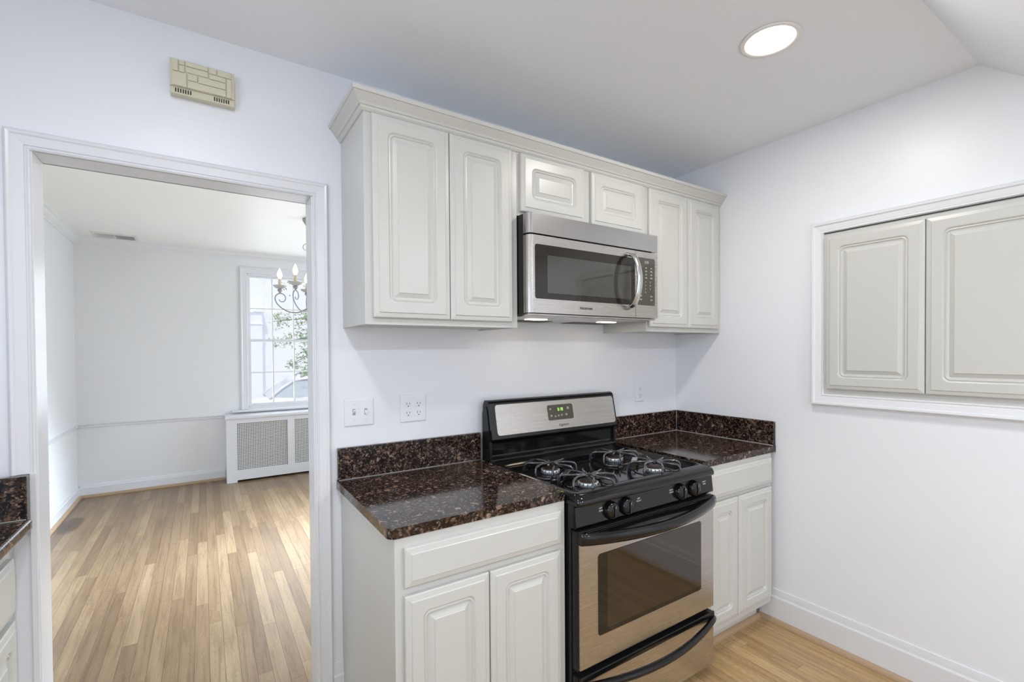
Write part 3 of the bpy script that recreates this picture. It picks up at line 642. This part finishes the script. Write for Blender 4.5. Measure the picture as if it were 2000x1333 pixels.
# burners and grates
gr_c = [(-1.205, -.525), (-1.205, -.288), (-.822, -.525), (-.822, -.288)]
for gx, gy in gr_c:
    b = MB(); b.lathe([(.034, .8765), (.034, .8795), (.040, .8820), (.0405, .8950), (.037, .8960), (0, .8960)], (gx, gy, 0), n=32)
    bo = b.obj('burner', M_BURN, t)
    c_ = MB(); c_.lathe([(.0335, .8961), (.0345, .8980), (.033, .9005), (.029, .9015), (0, .9017)], (gx, gy, 0), n=28); c_.obj('burner_cap', M_BCAP, bo)
    w_ = MB(); w_.lathe([(.088, .8767), (.083, .8785), (.060, .8793), (.046, .8780), (.034, .8770)], (gx, gy, 0), n=36); w_.obj('burner_bowl', M_BLK, bo)
    s_ = MB()
    for q in range(16):
        a = 2 * PI * q / 16; x, y = gx + .0405 * math.cos(a), gy + .0405 * math.sin(a); s_.box(x - .0013, x + .0013, y - .0013, y + .0013, .8880, .8945)
    s_.obj('burner_ports', M_DARK, bo)
    g = MB(); ang0 = math.radians(38)
    for q in range(4):
        a = ang0 + q * PI / 2; c0, s0 = math.cos(a), math.sin(a)
        def L(u, v, z): return (gx + c0 * u - s0 * v, gy + s0 * u + c0 * v, z)
        for sd in (-1, 1):
            pts = [L(.012, sd * .006, .9200), L(.030, sd * .018, .9220), L(.052, sd * .031, .9228), L(.082, sd * .035, .9225), L(.094, sd * .0355, .9205), L(.1015, sd * .036, .9140), L(.1045, sd * .036, .9040), L(.106, sd * .035, .8920), L(.107, sd * .033, .8820)]
            g.tube(pts, .0048, 8)
        g.tube([L(.107, -.034, .8810), L(.110, -.017, .8800), L(.111, 0, .8797), L(.110, .017, .8800), L(.107, .034, .8810)], .0044, 8)
        g.tube([L(.012, 0, .9200), L(.034, 0, .9195)], .0044, 8)
    g.tube([(gx + .014 * math.cos(2 * PI * k / 12), gy + .014 * math.sin(2 * PI * k / 12), .9195) for k in range(12)], .0038, 8, closed=True)
    # the wide strap foot at the left rear of each grate
    a = ang0 + PI / 2; c0, s0 = math.cos(a), math.sin(a)
    def L2(u, v, z): return (gx + c0 * u - s0 * v, gy + s0 * u + c0 * v, z)
    st = [(.072, .9262), (.092, .9240), (.1045, .9140), (.1095, .8980), (.1120, .8815)]
    g.loft([[L2(u, -.033, z), L2(u, .033, z), L2(u + .003, .033, z + .001), L2(u + .003, -.033, z + .001)] for u, z in st])
    g.obj('grate', M_IRON, t)

# ------------------------------------------------------------------ wall plates
def wplate(name, label, x0, x1, z0, z1, cat, plane=None):
    t = thing(name, label, cat, ((x0 + x1) / 2, 0, z0))
    o = MB(); o.loft([[(x, y, z) for x, z in rrect(x0 + i, x1 - i, z0 + i, z1 - i, .003)] for i, y in ((0, -.0008), (0, -.003), (.002, -.0055), (.006, -.0062))]); o.obj('cover_plate', M_PLATE, t)
    return t
t = wplate('light_switch', 'white double toggle switch plate on the wall beside the doorway', -1.989, -1.8755, 1.112, 1.2205, 'light switch')
for x, up in ((-1.953, True), (-1.907, False)):
    o = MB(); o.box(x - .0055, x + .0055, -.0066, -.0060, 1.1555, 1.1795); s_ = o.obj('switch_slot', M_CAULK, t)
    o = MB(); z = 1.1675; dz = .007 if up else -.007
    o.loft([[(x - .0042, -.0062, z - .006), (x + .0042, -.0062, z - .006), (x + .0042, -.0062, z + .006), (x - .0042, -.0062, z + .006)], [(x - .0034, -.0165, z - .003 + dz), (x + .0034, -.0165, z - .003 + dz), (x + .0034, -.0165, z + .003 + dz), (x - .0034, -.0165, z + .003 + dz)]]); o.obj('toggle', M_PLATE, t)
    for zz in (1.137, 1.198): o = MB(); o.lathe([(.0028, -.0061), (.0024, -.0072), (0, -.0074)], (x, 0, zz), 'Y', 10); o.obj('screw', M_PLATE, t)
def recept(t, x, z):
    o = MB(); pts = []
    for k in range(24):
        a = 2 * PI * k / 24; r = .0168; pts.append((x + r * math.cos(a), z + max(-.0142, min(.0142, r * math.sin(a)))))
    o.prism(pts, -.0055, -.0078, lambda p, q, a: (p, a, q)); s_ = o.obj('receptacle', M_PLATE, t)
    o = MB(); o.box(x - .0072, x - .0052, -.0081, -.0077, z - .002, z + .0065); o.box(x + .0052, x + .0072, -.0081, -.0077, z - .0012, z + .0058)
    o.lathe([(.0024, -.0077), (.0024, -.0081), (0, -.0081)], (x, 0, z - .0085), 'Y', 10); o.obj('slots', M_DARK, s_)
t = wplate('power_outlet', 'white square four-socket outlet above the left counter', -1.7655, -1.6525, 1.109, 1.222, 'power outlet')
for x in (-1.732, -1.686):
    for z in (1.146, 1.184): recept(t, x, z)
t = wplate('power_outlet', 'white narrow two-socket outlet on the wall right of the stove', -.360, -.291, 1.104, 1.215, 'power outlet')
for z in (1.140, 1.179): recept(t, -.3255, z)
o = MB(); o.lathe([(.003, -.0061), (.0025, -.0073), (0, -.0074)], (-.3255, 0, 1.1595), 'Y', 10); o.obj('screw', M_PLATE, t)
# outlet in the dining room's left wall
t = thing('power_outlet', 'white outlet low on the left wall of the next room, just past the doorway', 'power outlet', (-3.48, 3.258, .30))
o = MB(); o.box(-3.4795, -3.474, 3.223, 3.293, .305, .425); o.obj('cover_plate', M_PLATE, t, bevel=.002)
for z in (.345, .385):
    o = MB(); o.box(-3.4742, -3.4715, 3.243, 3.273, z - .013, z + .013); r_ = o.obj('receptacle', M_PLATE, t, bevel=.003)
    o = MB(); o.box(-3.4716, -3.4712, 3.251, 3.253, z - .003, z + .006); o.box(-3.4716, -3.4712, 3.263, 3.265, z - .003, z + .006); o.obj('slots', M_DARK, r_)

# ------------------------------------------------------------------ door chime
t = thing('door_chime', 'beige plastic door chime with relief blocks, high above the doorway', 'door chime', (-2.43, 0, 2.232))
cx0, cx1, cz0, cz1 = -2.519, -2.343, 2.2335, 2.342
o = MB(); o.box(cx0, cx1, -.036, -.001, cz0 + .022, cz1); o.box(cx0, cx1, -.030, -.001, cz0, cz0 + .022); o.obj('housing', M_BEIGE, t, bevel=.002)
rel = MB(); W_, H_ = cx1 - cx0 - .012, (cz1 - cz0 - .024)
def blk(u0, u1, v0, v1):
    g_ = .0016; rel.box(cx0 + .005 + W_ * u0 + g_, cx0 + .005 + W_ * u1 - g_, -.0405, -.0355, cz1 - .003 - H_ * v1 + g_, cz1 - .003 - H_ * v0 - g_)
for b_ in ((0, .11, 0, .46), (.11, .215, 0, .19), (.11, .215, .19, .46), (.215, .60, 0, .19), (.215, .60, .19, .43), (.60, .745, 0, .24), (.745, 1, 0, .25), (.60, .90, .25, .45), (.90, 1, .25, 1),
           (0, .245, .46, 1), (.245, .42, .45, .70), (.42, .90, .45, .72), (.245, .90, .72, 1)): blk(*b_)
rel.obj('relief_blocks', M_BEIGE, t, bevel=.0006)
for x_ in (cx0 + .013, cx1 - .058):
    sl = MB()
    for k in range(7): x = x_ + k * .0066; sl.box(x, x + .0034, -.0306, -.0298, cz0 + .005, cz0 + .018)
    sl.obj('sound_slots', M_DARK, t)

# ------------------------------------------------------------------ recessed lights and added rear lamps
def can(x, y, z, label, power=8.0):
    t = thing('recessed_light', label, 'ceiling light', (x, y, z), None)
    o = MB(); o.lathe([(.094, -.001), (.094, -.004), (.088, -.006), (.080, -.005), (.077, -.003), (.075, .0)], (x, y, z), n=40); o.f = o.f[:-2] ; o.sm = o.sm[:-2]; o.obj('trim_ring', M_CANR, t)
    o = MB(); o.lathe([(0, -.0022), (.050, -.0030), (.074, -.0015)], (x, y, z), n=40); o.obj('lens', M_CAN, t, label='glowing lens')
    area('can_and_fill_lamp', (x, y, z - .010), (0, 0, 0), .14, .14, power, (1, .96, .90), 'DISK')
can(-.805, -1.013, CZ, 'round lit recessed light in the ceiling right of centre')
CANS = [(-2.5, -1.15)]
for x, y in CANS:
    area('can_and_fill_lamp', (x, y, CZ - .010), (0, 0, 0), .14, .14, 9.0, (.93, .95, 1), 'DISK')
for x, y in ((-.8, -2.9), (-2.3, -2.9)):
    area('can_and_fill_lamp', (x, y, 2.225), (0, 0, 0), .14, .14, 24, (.90, .95, 1), 'DISK')  # unseen lamps added to brighten the floor and ceiling

# ------------------------------------------------------------------ dining room things
# ceiling register
t = thing('ceiling_register', 'white louvred air register in the ceiling of the next room', 'air vent', (-3.14, 3.93, DZ))
rx0, rx1, ry0, ry1 = -3.31, -2.96, 3.93, 4.19
o = MB(); o.loft([[(x, y, z) for x, y in rrect(rx0 + i, rx1 - i, ry0 + i, ry1 - i, .004)] for i, z in ((0, DZ - .0005), (0, DZ - .004), (.012, DZ - .007))]); o.obj('frame', M_REGH, t)
o = MB(); o.box(rx0 + .03, rx1 - .03, ry0 + .05, ry1 - .05, DZ - .0078, DZ - .0069); o.obj('opening', M_DARK, t, label='dark opening')
o = MB()
for k in range(27):
    x = rx0 + .034 + k * .0108; o.box(x, x + (.0062 if k < 13 else .0028), ry0 + .05, ry1 - .05, DZ - .0125, DZ - .0078)
o.box((rx0 + rx1) / 2 - .006, (rx0 + rx1) / 2 + .004, ry0 + .03, ry1 - .03, DZ - .013, DZ - .0078); o.obj('louvres', M_REGH, t)

# radiator cover
t = thing('radiator_cover', 'white radiator cover with perforated metal grilles below the window', 'radiator cover', (-1.52, 4.15, 0))
ax0, ax1, ay = -2.247, -.80, 4.045
o = MB(); o.box(ax0, ax0 + .018, ay, 4.268, 0, .690); o.box(ax1 - .018, ax1, ay, 4.268, 0, .690)
gp = [(-2.148, -1.648), (-1.574, -1.074)]
o.box(ax0, gp[0][0], ay - .016, ay, 0, .690); o.box(gp[-1][1], ax1, ay - .016, ay, 0, .690); o.box(gp[0][1], gp[1][0], ay - .016, ay, .128, .640)
o.box(gp[0][0], gp[1][1], ay - .016, ay, .022, .128); o.box(gp[0][0], gp[1][1], ay - .016, ay, .640, .690); o.obj('frame', M_TRIM, t)
o = MB(); o.box(ax0 - .010, ax1 + .010, ay - .034, 4.268, .690, .722); o.obj('top_shelf', M_TRIM, t, bevel=.006)
o = MB(); o.box(ax0 + .02, ax1 - .02, ay + .012, ay + .016, .03, .68); o.obj('cavity_shade_sheet', mat('cavity_shade', (.09, .09, .09), .8), t)  # dark sheet standing in for the shade inside the cover
for a, b in gp:
    o = MB(); nx, nz = 30, 31; dx, dz = (b - a) / nx, .512 / nz
    for i in range(nx):
        for j in range(nz):
            cx_, cz_ = a + (i + .5) * dx, .128 + (j + .5) * dz
            sq = [(cx_ + dx / 2 * p, cz_ + dz / 2 * q) for p, q in ((1, 0), (1, 1), (0, 1), (-1, 1), (-1, 0), (-1, -1), (0, -1), (1, -1))]
            ci = [(cx_ + dx * .37 * math.cos(PI / 4 * k), cz_ + dz * .37 * math.sin(PI / 4 * k)) for k in range(8)]
            vs = [(p, ay - .006, q) for p, q in sq + ci]
            o.add(vs, [(k, (k + 1) % 8, 8 + (k + 1) % 8, 8 + k) for k in range(8)])
    o.obj('grille', M_REGH, t, flip=False)

# chandelier
HX, HY = -1.660, 2.463
t = thing('chandelier', 'five-arm scrolled metal chandelier with candle bulbs in the next room', 'chandelier', (HX, HY, 1.7), None)
o = MB(); o.lathe([(0, 1.700), (.012, 1.706), (.016, 1.722), (.010, 1.738), (.024, 1.755), (.032, 1.790), (.022, 1.825), (.010, 1.845), (.012, 2.10), (.020, 2.12), (.026, 2.15), (.014, 2.18), (.008, 2.22), (0, 2.225)], (HX, HY, 0), n=20); o.obj('column', M_CHAND, t)
o = MB()
for k in range(5):
    z = 2.24 + k * .045; pl = (1, 0) if k % 2 else (0, 1)
    o.tube([(HX + pl[0] * .011 * math.cos(a), HY + pl[1] * .011 * math.cos(a), z + .028 * math.sin(a)) for a in [2 * PI * q / 14 for q in range(14)]], .0028, 6, closed=True)
o.obj('chain', M_CHAND, t)
o = MB(); o.lathe([(.010, 2.455), (.014, 2.470), (.040, 2.495), (.060, 2.530), (.062, 2.5445)], (HX, HY, 0), n=24); o.obj('canopy', M_CHAND, t)
for q in range(5):   # small top scrolls
    a = math.radians(160 + 72 * q); ca, sa = math.cos(a), math.sin(a)
    pts = []
    for k in range(26):
        th = k / 25 * 2.3 * PI; rr = .034 * (1 - .55 * k / 25); pts.append((HX + ca * (.034 + rr * math.cos(PI - th)), HY + sa * (.034 + rr * math.cos(PI - th)), 2.305 + 1.05 * rr * math.sin(PI - th)))
    o = MB(); o.tube([(HX + ca * .004, HY + sa * .004, 2.20), (HX + ca * .002, HY + sa * .002, 2.26)] + pts, .0028, 6); o.obj('top_scroll', M_CHAND, t)
RA = .247
for q in range(5):
    a = math.radians(160 + 72 * q); ca, sa = math.cos(a), math.sin(a)
    def A(r, z): return (HX + ca * r, HY + sa * r, z)
    path = [(.012, 1.800), (.045, 1.775), (.09, 1.752), (.135, 1.745), (.185, 1.755), (.232, 1.782), (.268, 1.818), (.285, 1.855), (.280, 1.885), (.262, 1.903), (.240, 1.908), (.220, 1.900), (.206, 1.882), (.204, 1.860), (.214, 1.842), (.230, 1.836), (.246, 1.842), (.254, 1.856)]
    pp = []
    for i in range(len(path) - 1):
        p0, p1, p2, p3 = path[max(i - 1, 0)], path[i], path[i + 1], path[min(i + 2, len(path) - 1)]
        for s_ in (0, .33, .66):
            f_ = lambda c: .5 * ((2 * p1[c]) + (-p0[c] + p2[c]) * s_ + (2 * p0[c] - 5 * p1[c] + 4 * p2[c] - p3[c]) * s_ ** 2 + (-p0[c] + 3 * p1[c] - 3 * p2[c] + p3[c]) * s_ ** 3)
            pp.append(A(f_(0), f_(1)))
    pp.append(A(*path[-1]))
    o = MB(); o.tube(pp, [.0058 - .0022 * i / len(pp) for i in range(len(pp))], 8); arm = o.obj('arm', M_CHAND, t)
    c3 = A(RA, 0)
    o = MB(); o.lathe([(.006, 1.905), (.007, 1.915), (.016, 1.924), (.020, 1.936), (.017, 1.940), (.012, 1.944)], c3, n=16); o.obj('candle_cup', M_CHAND, arm)
    o = MB(); o.lathe([(.012, 1.944), (.030, 1.950), (.048, 1.964), (.053, 1.974), (.051, 1.975), (.030, 1.956), (0, 1.952)], c3, n=20); o.obj('drip_pan', M_PAN, arm)
    o = MB(); o.lathe([(.0115, 1.952), (.0115, 2.030), (.009, 2.031), (0, 2.031)], c3, n=14); o.obj('candle_sleeve', M_CANDLE, arm)
    o = MB(); o.lathe([(.009, 2.031), (.0125, 2.040), (.0185, 2.055), (.0195, 2.068), (.015, 2.088), (.008, 2.103), (.004, 2.114), (0, 2.122)], c3, n=14); o.obj('flame_bulb', M_BULB, arm, label='lit flame-shaped bulb')
    pl_ = bpy.data.lights.new('bulb_glow', 'POINT'); pl_.energy = .18; pl_.color = (1, .86, .68); pl_.shadow_soft_size = .02
    po_ = bpy.data.objects.new('bulb_glow', pl_); po_.location = (c3[0], c3[1], 2.075); COL.objects.link(po_)

# ------------------------------------------------------------------ outdoors
struct(MB().box(-30, 30, 4.45, 60, -.80, -.72).obj('floor', M_ASPH))
t = thing('building', 'white sided house across the street, seen through the window', 'building', (0, 18, -.72))
o = MB(); o.box(-12, 14, 18.2, 24, -.72, 6.5)
for k in range(38): o.prism([(0, 0), (-.003, 0), (0, .18)], -.62, 14, (lambda zz: (lambda p, q, a: (a, 18.2 + p, zz + q)))(-.6 + k * .185))
o.obj('siding', M_SIDING, t)
o = MB(); o.box(-3.4, -.62, 17.6, 18.2, -.72, 2.9); o.box(-3.5, -.55, 17.5, 18.2, 2.9, 3.06); o.box(-3.45, -.59, 17.55, 18.2, 2.45, 2.50); o.obj('corner_block', M_SIDING, t, bevel=.02)
o = MB(); o.box(-12, 14, 17.0, 24.2, 6.5, 6.8); o.prism([(17.0, 6.8), (24.2, 6.8), (20.6, 9.2)], -12, 14, lambda p, q, a: (a, p, q)); o.obj('roof', M_ASPH, t)

# car (nose to the left)
t = thing('car', 'pale parked car in the street outside the window', 'car', (.6, 11.9, -.72)); G = -.72; cy = 11.9
def csec(x, zb, zs, zt, hw, ht):   # cross section ring at x
    return [(x, cy - hw, G + zb), (x, cy - hw - .02, G + (zb + zs) / 2), (x, cy - hw + .02, G + zs), (x, cy - ht, G + zt), (x, cy + ht, G + zt), (x, cy + hw - .02, G + zs), (x, cy + hw + .02, G + (zb + zs) / 2), (x, cy + hw, G + zb)]
o = MB(); o.loft([csec(-2.15, .40, .55, .62, .62, .55), csec(-2.08, .28, .66, .74, .78, .68), csec(-1.75, .24, .78, .86, .86, .74), csec(-1.15, .24, .90, .98, .88, .76), csec(-.95, .24, .95, 1.02, .89, .78), csec(.3, .24, .98, 1.04, .90, .78), csec(1.6, .24, .99, 1.05, .90, .78), csec(2.05, .26, .95, 1.03, .86, .76), csec(2.25, .32, .80, .95, .80, .7)], smooth=True); o.obj('body_shell', M_CAR, t)
o = MB(); o.loft([[(x, cy - w0, G + 1.0), (x, cy - w1, G + zt), (x, cy + w1, G + zt), (x, cy + w0, G + 1.0)] for x, w0, w1, zt in ((-1.08, .76, .74, 1.01), (-.80, .80, .70, 1.26), (-.52, .82, .66, 1.42), (1.5, .82, .66, 1.44), (1.95, .80, .66, 1.30), (2.12, .76, .7, 1.02))]); o.obj('cabin_glass', M_CARG, t, label='grey-blue glass')
o = MB(); o.loft([[(x, cy - w, G + z - .03), (x, cy - w + .04, G + z + .03), (x, cy + w - .04, G + z + .03), (x, cy + w, G + z - .03)] for x, w, z in ((-.56, .68, 1.42), (-.3, .70, 1.465), (.6, .71, 1.49), (1.5, .70, 1.465), (1.62, .68, 1.43))], smooth=True); o.obj('roof', M_CAR, t)
o = MB()
for y in (cy - .74, cy + .74):
    sgn = -1 if y < cy else 1
    o.tube([(-1.10, cy + sgn * .78, G + 1.00), (-.82, cy + sgn * .74, G + 1.24), (-.54, cy + sgn * .69, G + 1.42)], .035, 6)
    for xx in (.35, 1.25): o.tube([(xx, cy + sgn * .84, G + 1.0), (xx + .03, cy + sgn * .68, G + 1.44)], .03, 6)
    o.tube([(2.14, cy + sgn * .78, G + 1.0), (1.60, cy + sgn * .69, G + 1.43)], .05, 6)
o.obj('pillars', M_CAR, t)
o = MB()
for y in (cy - .58, cy + .58): o.tube([(-.35, y, G + 1.50), (-.20, y, G + 1.555), (1.35, y, G + 1.57), (1.5, y, G + 1.51)], .018, 6)
o.obj('roof_rails', M_RAIL, t)
for x in (-1.45, 1.4):
    for y in (cy - .84, cy + .84):
        o = MB(); o.lathe([(0, -.10), (.20, -.11), (.31, -.10), (.33, -.07), (.33, .07), (.31, .10), (.20, .11), (0, .10)], (x, y, G + .33), 'Y', 24); w = o.obj('wheel', M_TYRE, t)
        h = MB(); h.lathe([(0, -.125), (.05, -.125), (.19, -.115), (.2, -.10), (.2, .10), (.19, .115), (.05, .125), (0, .125)], (x, y, G + .33), 'Y', 20); h.obj('hub', M_RAIL, w)

# tree whose low branches reach in from the right
t = thing('tree', 'leafy green street tree outside the window', 'tree', (.55, 8.6, -.72)); rng = random.Random(11)
o = MB(); o.tube([(.55, 8.6, -.72), (.52, 8.6, .6), (.45, 8.62, 1.8), (.50, 8.6, 3.2), (.4, 8.6, 4.6)], [.12, .10, .085, .06, .03], 10)
BR = [((.46, 8.6, 1.6), (-.2, 8.55, 2.05), (-.75, 8.5, 2.10), (-1.32, 8.45, 2.02)), ((.47, 8.6, 1.5), (-.1, 8.5, 1.75), (-.7, 8.45, 1.70), (-1.30, 8.45, 1.62)),
      ((.48, 8.6, 1.2), (0, 8.5, 1.45), (-.5, 8.45, 1.45), (-1.0, 8.5, 1.15)), ((.48, 8.6, 1.1), (.0, 8.4, 1.25), (-.4, 8.4, 1.2), (-.8, 8.4, .95)), ((.46, 8.6, 2.4), (.2, 8.6, 2.7), (-.1, 8.5, 2.6), (-.35, 8.5, 2.3)),
      ((.48, 8.6, 2.6), (.9, 8.7, 3.1), (1.3, 8.7, 3.3), (1.6, 8.8, 3.2)), ((.48, 8.6, 2.0), (1.0, 8.5, 2.4), (1.4, 8.4, 2.4), (1.8, 8.4, 2.1))]
lf = MB()
def leaf(p, s):
    a = rng.uniform(0, 2 * PI); b = rng.uniform(-.9, .5); c = rng.uniform(-1, 1)
    d = Vector((math.cos(a) * math.cos(b), math.sin(a) * math.cos(b), math.sin(b))); u = Vector((-math.sin(a), math.cos(a), c)).normalized(); n = d.cross(u) * s * .12
    p = Vector(p); lf.add([p, p + d * s * .5 + u * s * .26 + n, p + d * s, p + d * s * .5 - u * s * .26 + n], [(0, 1, 2), (0, 2, 3)])
for br in BR:
    o.tube(br, [.03, .018, .010, .005], 6)
    for s_ in range(3):
        p, q = Vector(br[s_]), Vector(br[s_ + 1])
        for k in range(34 if s_ else 14):
            c = p.lerp(q, rng.random()) + Vector((rng.gauss(0, .05), rng.gauss(0, .12), rng.gauss(0, .07)))
            for _ in range(7): leaf(c + Vector((rng.gauss(0, .035), rng.gauss(0, .04), rng.gauss(0, .035))), rng.uniform(.04, .08))
for k in range(260):
    a = rng.uniform(0, 2 * PI); r = rng.uniform(.1, 1.5); c = Vector((.5 + r * math.cos(a), 8.7 + r * .8 * math.sin(a), 3.4 + rng.uniform(-.7, 1.3)))
    for _ in range(6): leaf(c + Vector((rng.gauss(0, .08), rng.gauss(0, .08), rng.gauss(0, .08))), rng.uniform(.07, .12))
for k in range(70):
    c = Vector((rng.uniform(-.85, .2), rng.uniform(8.3, 8.8), rng.uniform(1.15, 2.1)))
    for _ in range(6): leaf(c + Vector((rng.gauss(0, .05), rng.gauss(0, .05), rng.gauss(0, .05))), rng.uniform(.05, .10))
o.obj('trunk', M_BARK, t); lf.obj('foliage', M_LEAF, t, flip=False)
